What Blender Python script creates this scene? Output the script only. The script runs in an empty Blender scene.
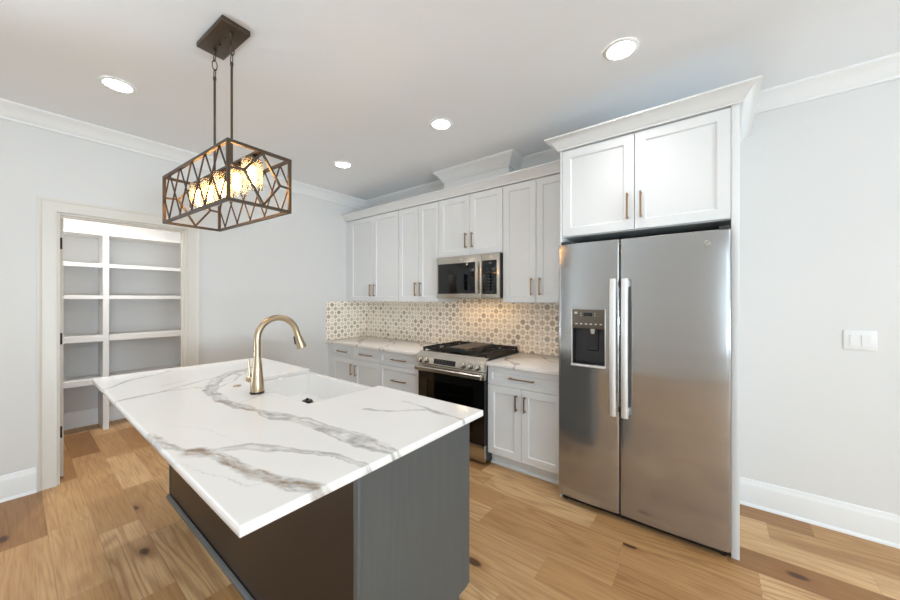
import bpy, bmesh, math, random
import numpy as np
from mathutils import Vector, Matrix

S = bpy.context.scene
C = S.collection
PI = math.pi

# ------------------------------------------------------------------ camera
cam_d = bpy.data.cameras.new('camera')
cam_d.sensor_width = 36.0
cam_d.lens = 341.145 / 900 * 36.0
cam_d.shift_y = -1.363 / 900
cam_d.clip_start = 0.02
cam = bpy.data.objects.new('camera', cam_d)
C.objects.link(cam)
cam.location = (3.9069, -3.0894, 1.40385)
cam.rotation_euler = (PI / 2, 0, math.radians(37.948))
S.camera = cam

# ------------------------------------------------------------------ world, daylight, exposure
world = bpy.data.worlds.new('world')
S.world = world
world.use_nodes = True
wbg = world.node_tree.nodes['Background']
wbg.inputs['Color'].default_value = (0.80, 0.90, 1.0, 1)
wbg.inputs['Strength'].default_value = 1.5


def area_light(name, loc, rot, sx, sy, watts, col):
    d = bpy.data.lights.new(name, 'AREA')
    d.shape = 'RECTANGLE'
    d.size = sx
    d.size_y = sy
    d.energy = watts
    d.color = col
    o = bpy.data.objects.new(name, d)
    C.objects.link(o)
    o.location = loc
    o.rotation_euler = rot
    return o


# daylight through the windows of the right wall and of the wall behind the camera:
# the sky straight in, plus upward lamps added outside to brighten the ceiling
UP = math.radians(68)
DOWN = math.radians(18)
DAY = (0.73, 0.885, 1.0)
P_RS, P_RG, P_FS, P_FG, P_LG, P_LENS, P_SPOT, P_PAN, P_W = 6, 385, 16, 8, 140, 24, 19, 14, 1.2
for yw, w in ((-5.0, 1.4), (-3.3, 1.4)):
    area_light('sky_light', (10.8, yw, 1.5), (0, PI / 2, 0), 1.9, w, P_RS, DAY)
    area_light('ceiling_fill_light', (11.2, yw, .65), (0, PI / 2 + UP, 0), 1.1, w, P_RG, DAY)
for xw in (5.6, 8.4):
    area_light('sky_light', (xw, -6.45, 1.3), (PI / 2 - DOWN, 0, 0), 1.8, 2.1, P_FS, DAY)
    area_light('ceiling_fill_light', (xw, -6.75, .6), (PI / 2 + UP, 0, 0), 1.8, 1.1, P_FG, DAY)
area_light('ceiling_fill_light', (-.75, -4.85, .65), (0, -PI / 2 - UP, 0), 1.1, 1.2, P_LG, DAY)  # added lamp lifting the left ceiling, sent in through the made-up left window
wbg.inputs['Strength'].default_value = P_W

S.view_settings.view_transform = 'Standard'
S.view_settings.look = 'None'
S.view_settings.gamma = 1.0
S.view_settings.use_curve_mapping = False
S.view_settings.exposure = 0.50
S.cycles.max_bounces = 10
S.cycles.diffuse_bounces = 6
S.cycles.glossy_bounces = 5
S.cycles.transparent_max_bounces = 12
S.cycles.caustics_reflective = False
S.cycles.caustics_refractive = False
S.cycles.sample_clamp_indirect = 6.0


# ------------------------------------------------------------------ materials
def lin(c):
    c = c / 255.0
    return c / 12.92 if c <= 0.04045 else ((c + 0.055) / 1.055) ** 2.4


def rgb(r, g, b):
    return (lin(r), lin(g), lin(b), 1.0)


class N:
    """small helper round a node tree"""

    def __init__(self, name):
        self.m = bpy.data.materials.new(name)
        self.m.use_nodes = True
        self.t = self.m.node_tree
        self.b = self.t.nodes['Principled BSDF']

    def n(self, typ, **kw):
        k = self.t.nodes.new(typ)
        for a, v in kw.items():
            setattr(k, a, v)
        return k

    def put(self, sock, v):
        if hasattr(v, 'is_output'):
            self.t.links.new(v, sock)
        else:
            sock.default_value = v

    def math(self, op, a, b=0.0, c=0.0, clamp=False):
        k = self.n('ShaderNodeMath', operation=op, use_clamp=clamp)
        self.put(k.inputs[0], a)
        self.put(k.inputs[1], b)
        self.put(k.inputs[2], c)
        return k.outputs[0]

    def pos(self):
        return self.n('ShaderNodeNewGeometry').outputs['Position']

    def sep(self, v):
        k = self.n('ShaderNodeSeparateXYZ')
        self.put(k.inputs[0], v)
        return k.outputs

    def comb(self, x, y, z):
        k = self.n('ShaderNodeCombineXYZ')
        for i, v in enumerate((x, y, z)):
            self.put(k.inputs[i], v)
        return k.outputs[0]

    def scale(self, v, s):
        k = self.n('ShaderNodeVectorMath', operation='MULTIPLY')
        self.put(k.inputs[0], v)
        k.inputs[1].default_value = s
        return k.outputs[0]

    def noise(self, v, scale, detail=3.0, rough=0.5, dist=0.0):
        k = self.n('ShaderNodeTexNoise')
        self.put(k.inputs['Vector'], v)
        k.inputs['Scale'].default_value = scale
        k.inputs['Detail'].default_value = detail
        k.inputs['Roughness'].default_value = rough
        k.inputs['Distortion'].default_value = dist
        return k.outputs['Fac']

    def white(self, v):
        k = self.n('ShaderNodeTexWhiteNoise')
        self.put(k.inputs['Vector'], v)
        return k.outputs['Value']

    def ramp(self, f, stops):
        k = self.n('ShaderNodeValToRGB')
        e = k.color_ramp.elements
        while len(e) < len(stops):
            e.new(0.5)
        for el, (p, c) in zip(e, stops):
            el.position = p
            el.color = c
        self.put(k.inputs[0], f)
        return k.outputs['Color']

    def remap(self, f, a, b, c=0.0, d=1.0, smooth=True):
        k = self.n('ShaderNodeMapRange')
        if smooth:
            k.interpolation_type = 'SMOOTHSTEP'
        self.put(k.inputs[0], f)
        for i, v in enumerate((a, b, c, d)):
            self.put(k.inputs[i + 1], v)
        return k.outputs[0]

    def mix(self, f, a, b, mode='MIX'):
        k = self.n('ShaderNodeMix', data_type='RGBA', blend_type=mode)
        self.put(k.inputs[0], f)
        self.put(k.inputs[6], a)
        self.put(k.inputs[7], b)
        return k.outputs[2]

    def bump(self, h, strength, dist=0.01):
        k = self.n('ShaderNodeBump')
        k.inputs['Strength'].default_value = strength
        k.inputs['Distance'].default_value = dist
        self.put(k.inputs['Height'], h)
        self.t.links.new(k.outputs[0], self.b.inputs['Normal'])

    def set(self, color=None, rough=None, metal=None, **kw):
        if color is not None:
            self.put(self.b.inputs['Base Color'], color)
        if rough is not None:
            self.put(self.b.inputs['Roughness'], rough)
        if metal is not None:
            self.put(self.b.inputs['Metallic'], metal)
        for k, v in kw.items():
            self.put(self.b.inputs[k], v)


def plain(name, col, rough=0.5, metal=0.0, nscale=40.0, var=0.04, bump=0.0, stretch=(1, 1, 1)):
    k = N(name)
    v = k.scale(k.pos(), stretch)
    f = k.noise(v, nscale)
    lo = tuple(c * (1 - var) for c in col[:3]) + (1,)
    hi = tuple(min(1, c * (1 + var)) for c in col[:3]) + (1,)
    k.set(k.mix(f, lo, hi), rough, metal)
    if bump:
        k.bump(f, bump, 0.002)
    return k.m


def emit(name, col, strength):
    k = N(name)
    k.set(col, 0.5)
    k.b.inputs['Emission Color'].default_value = col
    k.b.inputs['Emission Strength'].default_value = strength
    return k.m


def glass(name, tint=(1, 1, 1, 1), base=0.06, rough=0.02, milky=0.0):
    k = N(name)
    t = k.n('ShaderNodeBsdfTransparent')
    t.inputs[0].default_value = tint
    g = k.n('ShaderNodeBsdfGlossy')
    g.inputs['Roughness'].default_value = rough
    lw = k.n('ShaderNodeLayerWeight')
    lw.inputs[0].default_value = 0.14
    f = k.math('ADD', lw.outputs['Fresnel'], base, clamp=True)
    m = k.n('ShaderNodeMixShader')
    k.t.links.new(f, m.inputs[0])
    k.t.links.new(t.outputs[0], m.inputs[1])
    k.t.links.new(g.outputs[0], m.inputs[2])
    out = k.t.nodes['Material Output']
    last = m.outputs[0]
    if milky:
        d = k.n('ShaderNodeBsdfTranslucent')
        d.inputs[0].default_value = (.95, .93, .9, 1)
        m2 = k.n('ShaderNodeMixShader')
        k.put(m2.inputs[0], k.remap(k.noise(k.pos(), 160.0, 2.0), .35, .7, milky * .4, milky * 1.6))
        k.t.links.new(last, m2.inputs[1])
        k.t.links.new(d.outputs[0], m2.inputs[2])
        last = m2.outputs[0]
    k.t.links.new(last, out.inputs[0])
    return k.m


M = {}
M['wall'] = plain('wall_paint', rgb(220, 219, 217), 0.75, nscale=120, var=0.012, bump=0.04)
M['ceiling'] = plain('ceiling_paint', rgb(238, 241, 244), 0.85, nscale=90, var=0.012, bump=0.04)
M['trim'] = plain('trim_paint', rgb(233, 233, 232), 0.4, nscale=30, var=0.01)
M['casing'] = plain('casing_paint', rgb(219, 214, 206), 0.4, nscale=30, var=0.012)
M['shelf'] = plain('shelf_paint', rgb(228, 227, 225), 0.45, nscale=30, var=0.01)
M['pantry_wall'] = plain('pantry_wall_paint', rgb(216, 215, 214), 0.75, nscale=90, var=0.012)
M['cabinet'] = plain('white_cabinet_lacquer', rgb(223, 224, 224), 0.33, nscale=25, var=0.01)
M['bronze'] = plain('champagne_bronze', rgb(172, 138, 102), 0.3, 1.0, nscale=200, var=0.06)
M['faucet'] = plain('brushed_champagne_metal', rgb(186, 166, 138), 0.28, 1.0, nscale=160, var=0.05, stretch=(1, 1, .1))
M['dark_metal'] = plain('oil_rubbed_bronze', rgb(88, 75, 62), 0.40, 0.8, nscale=80, var=0.12)
M['black'] = plain('black_plastic', rgb(22, 22, 23), 0.35, nscale=60, var=0.1)
M['black_gloss'] = plain('black_glass', rgb(10, 10, 11), 0.06, nscale=20, var=0.05)
M['iron'] = plain('cast_iron', rgb(30, 29, 29), 0.55, 0.2, nscale=260, var=0.2, bump=0.2)
M['griddle'] = plain('griddle_iron', rgb(76, 72, 68), 0.42, 0.5, nscale=200, var=0.15, bump=0.1)
M['grey_side'] = plain('grey_enamel', rgb(60, 60, 62), 0.4, 0.3, nscale=60, var=0.06)
M['ceramic'] = plain('white_fireclay', rgb(238, 238, 237), 0.12, nscale=15, var=0.008)
M['switch'] = plain('white_switch_plastic', rgb(229, 229, 228), 0.3, nscale=60, var=0.01)
M['taupe'] = plain('taupe_control_plastic', rgb(92, 84, 72), 0.3, nscale=60, var=0.05)
M['mark'] = plain('pale_print', rgb(190, 190, 186), 0.5, nscale=60, var=0.05)
M['display'] = plain('dark_display', rgb(18, 22, 26), 0.1, nscale=40, var=0.1)
M['oven_inside'] = plain('oven_enamel', rgb(96, 52, 38), 0.5, nscale=60, var=0.15)
M['lens'] = emit('light_lens', (1.0, 0.98, 0.95, 1), P_LENS)
M['bulb'] = emit('warm_bulb', (1.0, 0.50, 0.15, 1), 34.0)
M['glass_shade'] = glass('clear_shade_glass', (0.98, 0.98, 0.97, 1), 0.01, .05, .13)
M['window_glass'] = glass('window_pane_glass', (0.97, 0.98, 0.98, 1), 0.02)
M['oven_glass'] = glass('smoked_oven_glass', (0.10, 0.075, 0.065, 1), 0.03)
M['hinge'] = plain('dark_bronze_hinge', rgb(66, 56, 50), 0.4, 0.8, nscale=80, var=0.1)


def steel(name, col, rough, wav=0.0, horiz=True, metal=1.0):
    k = N(name)
    p = k.pos()
    st = (1.2, 1.2, 420) if horiz else (420, 420, 1.2)
    f = k.noise(k.scale(p, st), 1.0, 2.0)
    g = k.noise(k.scale(p, (1.3, 1.3, 4.5)), 1.0, 1.0)
    lo = tuple(c * .975 for c in col[:3]) + (1,)
    k.set(k.mix(f, lo, col), rough, metal)
    if wav:
        k.bump(g, wav, 0.02)
    return k.m


M['steel'] = steel('brushed_stainless', rgb(178, 177, 176), 0.14, wav=0.22, metal=0.86)
M['steel_range'] = steel('brushed_stainless_range', rgb(200, 194, 184), 0.26)
M['steel_handle'] = steel('satin_stainless_handle', rgb(232, 231, 229), 0.42, horiz=False, metal=0.6)


def floor_mat():
    k = N('oak_plank_floor')
    x, y, z = k.sep(k.pos())
    W, L = 0.185, 0.78
    yr = k.math('DIVIDE', y, W)
    row = k.math('FLOOR', yr)
    fy = k.math('FRACT', yr)
    off = k.white(k.comb(row, 3.1, 7.7))
    xr = k.math('MULTIPLY_ADD', off, 3.7, k.math('DIVIDE', x, L))
    col = k.math('FLOOR', xr)
    fx = k.math('FRACT', xr)
    r1 = k.white(k.comb(row, col, 1.5))
    r2 = k.white(k.comb(row, col, 8.5))
    # grain, in each board's own coordinates
    gx = k.math('MULTIPLY_ADD', r1, 37.0, x)
    gy = k.math('MULTIPLY_ADD', r2, 19.0, y)
    gv = k.comb(gx, gy, 0.0)
    fine = k.noise(k.scale(gv, (4.0, 110.0, 1)), 1.0, 4.0, 0.6)
    warp = k.noise(k.scale(gv, (0.8, 7.5, 1)), 1.0, 1.5, 0.45, 0.3)
    rings = k.math('SINE', k.math('MULTIPLY', warp, 60.0))
    rings = k.math('MULTIPLY_ADD', rings, 0.5, 0.5)
    rings = k.math('POWER', rings, 2.5)
    broad = k.noise(k.scale(gv, (1.0, 5.0, 1)), 1.3, 3.0)
    base = k.ramp(r1, [(0.0, rgb(140, 100, 60)), (0.2, rgb(184, 143, 96)), (0.55, rgb(206, 167, 118)),
                       (0.8, rgb(220, 184, 138)), (1.0, rgb(184, 142, 92))])
    base = k.mix(k.remap(broad, 0.3, 0.75, 0.0, 0.5), base, rgb(168, 124, 78))
    base = k.mix(k.math('MULTIPLY', k.remap(fine, 0.42, 0.72), 0.42), base, rgb(138, 92, 52))
    base = k.mix(k.math('MULTIPLY', rings, k.math('MULTIPLY_ADD', r2, 0.42, 0.06)), base, rgb(130, 84, 46))
    # knots
    vor = k.n('ShaderNodeTexVoronoi')
    k.put(vor.inputs['Vector'], k.scale(gv, (2.4, 5.2, 1)))
    vor.inputs['Scale'].default_value = 1.0
    vd = k.math('ADD', vor.outputs['Distance'], k.math('MULTIPLY', k.noise(k.scale(gv, (18, 40, 1)), 1.0, 2.0), 0.05))
    pick = k.math('GREATER_THAN', k.sep(vor.outputs['Color'])[0], 0.38)
    knot = k.math('MULTIPLY', k.remap(vd, 0.105, 0.17, 1.0, 0.0), pick)
    halo = k.math('MULTIPLY', k.remap(vd, 0.10, 0.36, 0.5, 0.0), pick)
    base = k.mix(halo, base, rgb(136, 86, 46))
    base = k.mix(k.math('MULTIPLY', knot, 0.9), base, rgb(62, 38, 22))
    # seams
    sy = k.math('MINIMUM', fy, k.math('SUBTRACT', 1.0, fy))
    sx = k.math('MINIMUM', fx, k.math('SUBTRACT', 1.0, fx))
    seam = k.math('MAXIMUM', k.remap(sy, 0.004, 0.014, 1.0, 0.0), k.remap(sx, 0.0006, 0.002, 1.0, 0.0))
    base = k.mix(k.math('MULTIPLY', seam, 0.38), base, rgb(112, 76, 44))
    k.set(base, k.remap(fine, 0.2, 0.8, 0.36, 0.5), 0.0)
    k.b.inputs['Specular IOR Level'].default_value = 0.4
    h = k.math('MULTIPLY_ADD', seam, -1.0, k.math('MULTIPLY', fine, 0.15))
    k.bump(h, 0.18, 0.002)
    return k.m


M['floor'] = floor_mat()


def tile_mat():
    """100 mm encaustic tiles: rings round grey-brown medallions on a diagonal lattice, small dark stars between"""
    k = N('patterned_cement_tile')
    x, y, z = k.sep(k.pos())
    P = 0.1
    u = k.math('DIVIDE', k.math('ADD', x, y), P)
    w = k.math('DIVIDE', k.math('SUBTRACT', z, 0.873), P)
    res = []
    for ou, ow in ((0.0, 0.0), (0.5, 0.5)):
        uu = k.math('ADD', u, ou)
        ww = k.math('ADD', w, ow)
        cu = k.math('SUBTRACT', k.math('FRACT', uu), 0.5)
        cw = k.math('SUBTRACT', k.math('FRACT', ww), 0.5)
        d = k.math('SQRT', k.math('ADD', k.math('MULTIPLY', cu, cu), k.math('MULTIPLY', cw, cw)))
        idv = k.white(k.comb(k.math('FLOOR', uu), k.math('FLOOR', ww), ou * 9 + 2.0))
        # medallion edge: between a circle and a diamond
        dia = k.math('ADD', k.math('ABSOLUTE', cu), k.math('ABSOLUTE', cw))
        dm = k.math('MULTIPLY_ADD', dia, 0.35, k.math('MULTIPLY', d, 0.62))
        disc = k.remap(dm, 0.245, 0.30, 1.0, 0.0)
        res.append((disc, idv, d))
    cream = rgb(252, 243, 229)
    med1 = k.ramp(res[0][1], [(0, rgb(162, 148, 133)), (0.25, rgb(196, 181, 164)), (0.7, rgb(218, 204, 187)), (1, rgb(238, 225, 208))])
    med2 = k.ramp(res[1][1], [(0, rgb(162, 148, 133)), (0.25, rgb(196, 181, 164)), (0.7, rgb(218, 204, 187)), (1, rgb(238, 225, 208))])
    col = k.mix(res[0][0], cream, med1)
    col = k.mix(res[1][0], col, med2)
    for du, dw in ((0.5, 0.0), (0.0, 0.5)):
        cu = k.math('ABSOLUTE', k.math('SUBTRACT', k.math('FRACT', k.math('ADD', u, du)), 0.5))
        cw = k.math('ABSOLUTE', k.math('SUBTRACT', k.math('FRACT', k.math('ADD', w, dw)), 0.5))
        st = k.math('ADD', cu, cw)
        st2 = k.math('MULTIPLY', cu, cw)
        star = k.math('MULTIPLY', k.remap(st, 0.09, 0.14, 1.0, 0.0), k.remap(st2, 0.0008, 0.0022, 1.0, 0.25))
        col = k.mix(k.math('MULTIPLY', star, 0.85), col, rgb(92, 84, 78))
    # a thin light ring line inside each medallion
    # grout
    for c in (u, w):
        fr = k.math('FRACT', k.math('MULTIPLY', c, 1.0))
        e = k.math('MINIMUM', fr, k.math('SUBTRACT', 1.0, fr))
        col = k.mix(k.remap(e, 0.006, 0.016, 0.5, 0.0), col, rgb(190, 176, 160))
    wear = k.noise(k.pos(), 22.0, 3.0)
    col = k.mix(k.remap(wear, 0.35, 0.7, 0.0, 0.22), col, cream)
    k.set(col, 0.45, 0.0)
    return k.m


M['tile'] = tile_mat()


def counter_mat():
    """white quartz; veins come from the slab's own 'vein' attribute (grey in R, warm brown in G)"""
    k = N('white_veined_quartz')
    a = k.n('ShaderNodeAttribute', attribute_name='vein')
    r, g, b = k.sep(a.outputs['Color'])
    cloud = k.noise(k.pos(), 5.0, 4.0)
    base = k.mix(cloud, rgb(247, 246, 244), rgb(241, 240, 238))
    fleck = k.noise(k.pos(), 45.0, 4.0, 0.7)
    rr = k.math('MULTIPLY', r, k.remap(fleck, 0.25, 0.75, 0.72, 1.1), clamp=True)
    gg = k.math('MULTIPLY', g, k.remap(fleck, 0.25, 0.8, 0.7, 1.1), clamp=True)
    col = k.mix(rr, base, rgb(138, 136, 132))
    col = k.mix(gg, col, rgb(140, 112, 80))
    k.set(col, 0.16, 0.0)
    k.b.inputs['Specular IOR Level'].default_value = 0.45
    return k.m


M['quartz'] = counter_mat()


def kitchen_counter_mat():
    k = N('white_veined_quartz_perimeter')
    p = k.pos()
    v = k.n('ShaderNodeVectorMath', operation='ADD')
    wn = k.n('ShaderNodeTexNoise')
    k.put(wn.inputs['Vector'], p)
    wn.inputs['Scale'].default_value = 3.0
    wn.inputs['Detail'].default_value = 4.0
    k.put(v.inputs[0], p)
    k.put(v.inputs[1], k.scale(wn.outputs['Color'], (.5, .5, .5)))
    x, y, z = k.sep(v.outputs[0])
    d = k.math('ADD', k.math('MULTIPLY', x, 2.3), k.math('MULTIPLY', y, 2.1))
    s = k.math('ABSOLUTE', k.math('SINE', k.math('MULTIPLY', d, 2.7)))
    vein = k.remap(s, 0.0, 0.16, 0.75, 0.0)
    t = k.math('ABSOLUTE', k.math('SINE', k.math('ADD', k.math('MULTIPLY', d, 6.1), k.math('MULTIPLY', y, 3.0))))
    vein2 = k.remap(t, 0.0, 0.05, 0.35, 0.0)
    col = k.mix(vein, rgb(236, 230, 224), rgb(160, 148, 138))  # island quartz with the warm light put into its base and vein colours
    col = k.mix(vein2, col, rgb(176, 160, 146))
    k.set(col, 0.16, 0.0)
    return k.m


M['quartz2'] = kitchen_counter_mat()


def stained(name, col, var, rough, zs=1.2):
    k = N(name)
    p = k.pos()
    f = k.noise(k.scale(p, (60, 60, zs * 2)), 1.0, 4.0, 0.65)
    g = k.noise(k.scale(p, (9, 9, 1.4)), 1.0, 3.0, 0.5, 1.0)
    lo = tuple(c * (1 - var) for c in col[:3]) + (1,)
    hi = tuple(c * (1 + var) for c in col[:3]) + (1,)
    c = k.mix(f, lo, hi)
    c = k.mix(k.remap(g, 0.55, 0.8, 0.0, 0.35), c, hi)
    k.set(c, rough, 0.0)
    k.bump(f, 0.05, 0.001)
    return k.m


M['island_grey'] = stained('grey_stained_wood', rgb(85, 88, 87), 0.2, 0.36)
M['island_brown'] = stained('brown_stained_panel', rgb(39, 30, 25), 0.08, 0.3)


# ------------------------------------------------------------------ mesh helpers
def box(bm, x0, x1, y0, y1, z0, z1, bev=0.0, seg=2):
    vs = [bm.verts.new((x, y, z)) for x in (x0, x1) for y in (y0, y1) for z in (z0, z1)]
    fs = [bm.faces.new([vs[i] for i in f]) for f in
          ((0, 1, 3, 2), (4, 6, 7, 5), (0, 4, 5, 1), (2, 3, 7, 6), (0, 2, 6, 4), (1, 5, 7, 3))]
    if bev:
        es = list({e for f in fs for e in f.edges})
        bmesh.ops.bevel(bm, geom=es, offset=bev, segments=seg, profile=0.5, affect='EDGES')
    return bm


def B(*a, **k):
    return box(bmesh.new(), *a, **k)


def frame_of(d):
    d = d.normalized()
    a = Vector((0, 0, 1)) if abs(d.z) < 0.9 else Vector((1, 0, 0))
    u = d.cross(a).normalized()
    return u, d.cross(u).normalized()


def tube(bm, pts, rad, n=12, caps=True, closed=False):
    pts = [Vector(p) for p in pts]
    rad = [rad] * len(pts) if not hasattr(rad, '__len__') else rad
    rings = []
    u = None
    m = len(pts)
    for i, p in enumerate(pts):
        if closed:
            d = pts[(i + 1) % m] - pts[i - 1]
        else:
            d = pts[min(i + 1, m - 1)] - pts[max(i - 1, 0)]
        d.normalize()
        if u is None:
            u, w = frame_of(d)
        else:
            u = (u - d * u.dot(d)).normalized()
            w = d.cross(u)
        rings.append([bm.verts.new(p + (u * math.cos(2 * PI * j / n) + w * math.sin(2 * PI * j / n)) * rad[i]) for j in range(n)])
    for i in range(m if closed else m - 1):
        a, b = rings[i], rings[(i + 1) % m]
        for j in range(n):
            bm.faces.new((a[j], a[(j + 1) % n], b[(j + 1) % n], b[j]))
    if caps and not closed:
        bm.faces.new(rings[0][::-1])
        bm.faces.new(rings[-1])
    return bm


def lathe(bm, prof, c, n=32, axis=(0, 0, 1)):
    """prof: (radius, height) list, closed at both ends when radius is 0"""
    ax = Vector(axis).normalized()
    u, w = frame_of(ax)
    c = Vector(c)
    rings = []
    for r, h in prof:
        if r < 1e-6:
            rings.append([bm.verts.new(c + ax * h)])
        else:
            rings.append([bm.verts.new(c + ax * h + (u * math.cos(2 * PI * j / n) + w * math.sin(2 * PI * j / n)) * r) for j in range(n)])
    for a, b in zip(rings, rings[1:]):
        for j in range(n):
            j2 = (j + 1) % n
            if len(a) == 1 and len(b) == 1:
                continue
            if len(a) == 1:
                bm.faces.new((a[0], b[j], b[j2]))
            elif len(b) == 1:
                bm.faces.new((a[j], a[j2], b[0]))
            else:
                bm.faces.new((a[j], a[j2], b[j2], b[j]))
    return bm


def bar(bm, a, b, w, h, up=(0, 0, 1)):
    """rectangular bar from a to b, w across, h along up"""
    a, b = Vector(a), Vector(b)
    d = (b - a).normalized()
    up = Vector(up)
    s = d.cross(up)
    if s.length < 1e-4:
        s = d.cross(Vector((1, 0, 0)))
    s.normalize()
    t = s.cross(d).normalized()
    vs = []
    for p in (a, b):
        for i, j in ((-1, -1), (1, -1), (1, 1), (-1, 1)):
            vs.append(bm.verts.new(p + s * (i * w / 2) + t * (j * h / 2)))
    for f in ((3, 2, 1, 0), (4, 5, 6, 7), (0, 1, 5, 4), (1, 2, 6, 5), (2, 3, 7, 6), (3, 0, 4, 7)):
        bm.faces.new([vs[i] for i in f])
    return bm


def sweep(bm, path, prof, side=1):
    """profile (out, z) swept along an xy polyline with mitred corners; out is to the right of travel for side=1"""
    P = [Vector((p[0], p[1])) for p in path]
    rings = []
    for i, p in enumerate(P):
        def nrm(a, b):
            d = (b - a).normalized()
            return Vector((d.y, -d.x)) * side
        if i == 0:
            m = nrm(P[0], P[1])
        elif i == len(P) - 1:
            m = nrm(P[-2], P[-1])
        else:
            n1, n2 = nrm(P[i - 1], p), nrm(p, P[i + 1])
            m = (n1 + n2) / (1 + n1.dot(n2))
        rings.append([bm.verts.new((p.x + m.x * o, p.y + m.y * o, z)) for o, z in prof])
    k = len(prof)
    for a, b in zip(rings, rings[1:]):
        for j in range(k):
            bm.faces.new((a[j], a[(j + 1) % k], b[(j + 1) % k], b[j]))
    bm.faces.new(rings[0])
    bm.faces.new(rings[-1][::-1])
    return bm


def prism_x(bm, prof, x0, x1):
    """polygon (y, z) extruded along x"""
    a = [bm.verts.new((x0, y, z)) for y, z in prof]
    b = [bm.verts.new((x1, y, z)) for y, z in prof]
    n = len(prof)
    for j in range(n):
        bm.faces.new((a[j], a[(j + 1) % n], b[(j + 1) % n], b[j]))
    bm.faces.new(a[::-1])
    bm.faces.new(b)
    return bm


def shaker(x0, x1, z0, z1, yf, th=0.02, fr=0.057, rec=0.009, s=1):
    """recessed-panel front whose face is the plane y=yf, looking towards -y (s=1) or +y (s=-1)"""
    bm = bmesh.new()
    e = 0.0015

    def ring(dx, y):
        return [bm.verts.new(v) for v in ((x0 + dx, y, z0 + dx), (x1 - dx, y, z0 + dx), (x1 - dx, y, z1 - dx), (x0 + dx, y, z1 - dx))]
    r = [ring(0, yf + s * th), ring(0, yf + s * e), ring(e, yf), ring(fr, yf), ring(fr + 0.006, yf + s * rec)]
    for a, b in zip(r, r[1:]):
        for j in range(4):
            bm.faces.new((a[j], a[(j + 1) % 4], b[(j + 1) % 4], b[j]))
    bm.faces.new(r[-1])
    bm.faces.new(r[0][::-1])
    return bm


def pull(x, z, yf, length, vertical=True, t=0.010, out=0.032):
    bm = bmesh.new()
    h = length / 2
    yb = yf - out
    if vertical:
        box(bm, x - t / 2, x + t / 2, yb, yb + t, z - h, z + h, 0.002)
        for q in (-1, 1):
            zz = z + q * (h - 0.012)
            box(bm, x - t * .6, x + t * .6, yb + t, yf, zz - t * .6, zz + t * .6, 0.002)
    else:
        box(bm, x - h, x + h, yb, yb + t, z - t / 2, z + t / 2, 0.002)
        for q in (-1, 1):
            xx = x + q * (h - 0.012)
            box(bm, xx - t * .6, xx + t * .6, yb + t, yf, z - t * .6, z + t * .6, 0.002)
    return bm


def obj(name, bm, m, parent=None, origin=None, angle=35):
    bmesh.ops.recalc_face_normals(bm, faces=bm.faces[:])
    me = bpy.data.meshes.new(name)
    bm.to_mesh(me)
    bm.free()
    me.materials.append(m)
    me.polygons.foreach_set('use_smooth', [True] * len(me.polygons))
    me.set_sharp_from_angle(angle=math.radians(angle))
    o = bpy.data.objects.new(name, me)
    C.objects.link(o)
    # origin at the base centre of the shape
    if len(me.vertices):
        co = np.empty(len(me.vertices) * 3)
        me.vertices.foreach_get('co', co)
        co = co.reshape(-1, 3)
        c = (co.min(0) + co.max(0)) / 2
        c[2] = co[:, 2].min()
        if origin is not None:
            c = np.array(origin, float)
        co -= c
        me.vertices.foreach_set('co', co.ravel())
        me.update()
        w = Vector(c)
    else:
        w = Vector((0, 0, 0))
    if parent is not None:
        o.parent = parent
        p, off = parent, Vector((0, 0, 0))
        while p is not None:
            off += p.location
            p = p.parent
        o.location = w - off
    else:
        o.location = w
    return o


def tag(o, label, cat, group=None, kind=None):
    o['label'] = label
    o['category'] = cat
    if group:
        o['group'] = group
    if kind:
        o['kind'] = kind
    return o


def thing(name, loc, label, cat, group=None):
    o = bpy.data.objects.new(name, None)
    o.empty_display_size = 0.1
    C.objects.link(o)
    o.location = loc
    return tag(o, label, cat, group)


def struct(name, bm, m, parent=None):
    o = obj(name, bm, m, parent)
    if parent is None:
        o['kind'] = 'structure'
    return o


# ================================================================== THE ROOM
H = 2.763
RX, RY = 10.5, -6.0            # far side of the open room, behind and beside the camera
struct('floor', B(-1.72, RX + .12, RY - .12, .12, -.12, 0), M['floor'])
struct('ceiling', B(-1.72, RX + .12, RY - .12, .12, H, H + .12), M['ceiling'])

PY0, PY1, PZ = -2.885, -2.086, 2.055       # pantry doorway
bm = bmesh.new()
box(bm, -.12, 0, RY, -5.5, 0, H)
box(bm, -.12, 0, -5.5, -4.2, 0, .2)
box(bm, -.12, 0, -5.5, -4.2, 2.45, H)
box(bm, -.12, 0, -4.2, PY0, 0, H)
box(bm, -.12, 0, PY1, 0, 0, H)
box(bm, -.12, 0, PY0, PY1, PZ, H)
struct('wall_left', bm, M['wall'])
struct('wall_back', B(-.12, RX, 0, .12, 0, H), M['wall'])

# right wall and front wall with window openings
def wall_x(x0, x1, ops, ya, yb):
    bm = bmesh.new()
    y = ya
    for (a, b, c, d) in ops:
        box(bm, x0, x1, y, a, 0, H)
        box(bm, x0, x1, a, b, 0, c)
        box(bm, x0, x1, a, b, d, H)
        y = b
    box(bm, x0, x1, y, yb, 0, H)
    return bm


def wall_y(y0, y1, ops, xa, xb):
    bm = bmesh.new()
    x = xa
    for (a, b, c, d) in ops:
        box(bm, x, a, y0, y1, 0, H)
        box(bm, a, b, y0, y1, 0, c)
        box(bm, a, b, y0, y1, d, H)
        x = b
    box(bm, x, xb, y0, y1, 0, H)
    return bm


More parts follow.
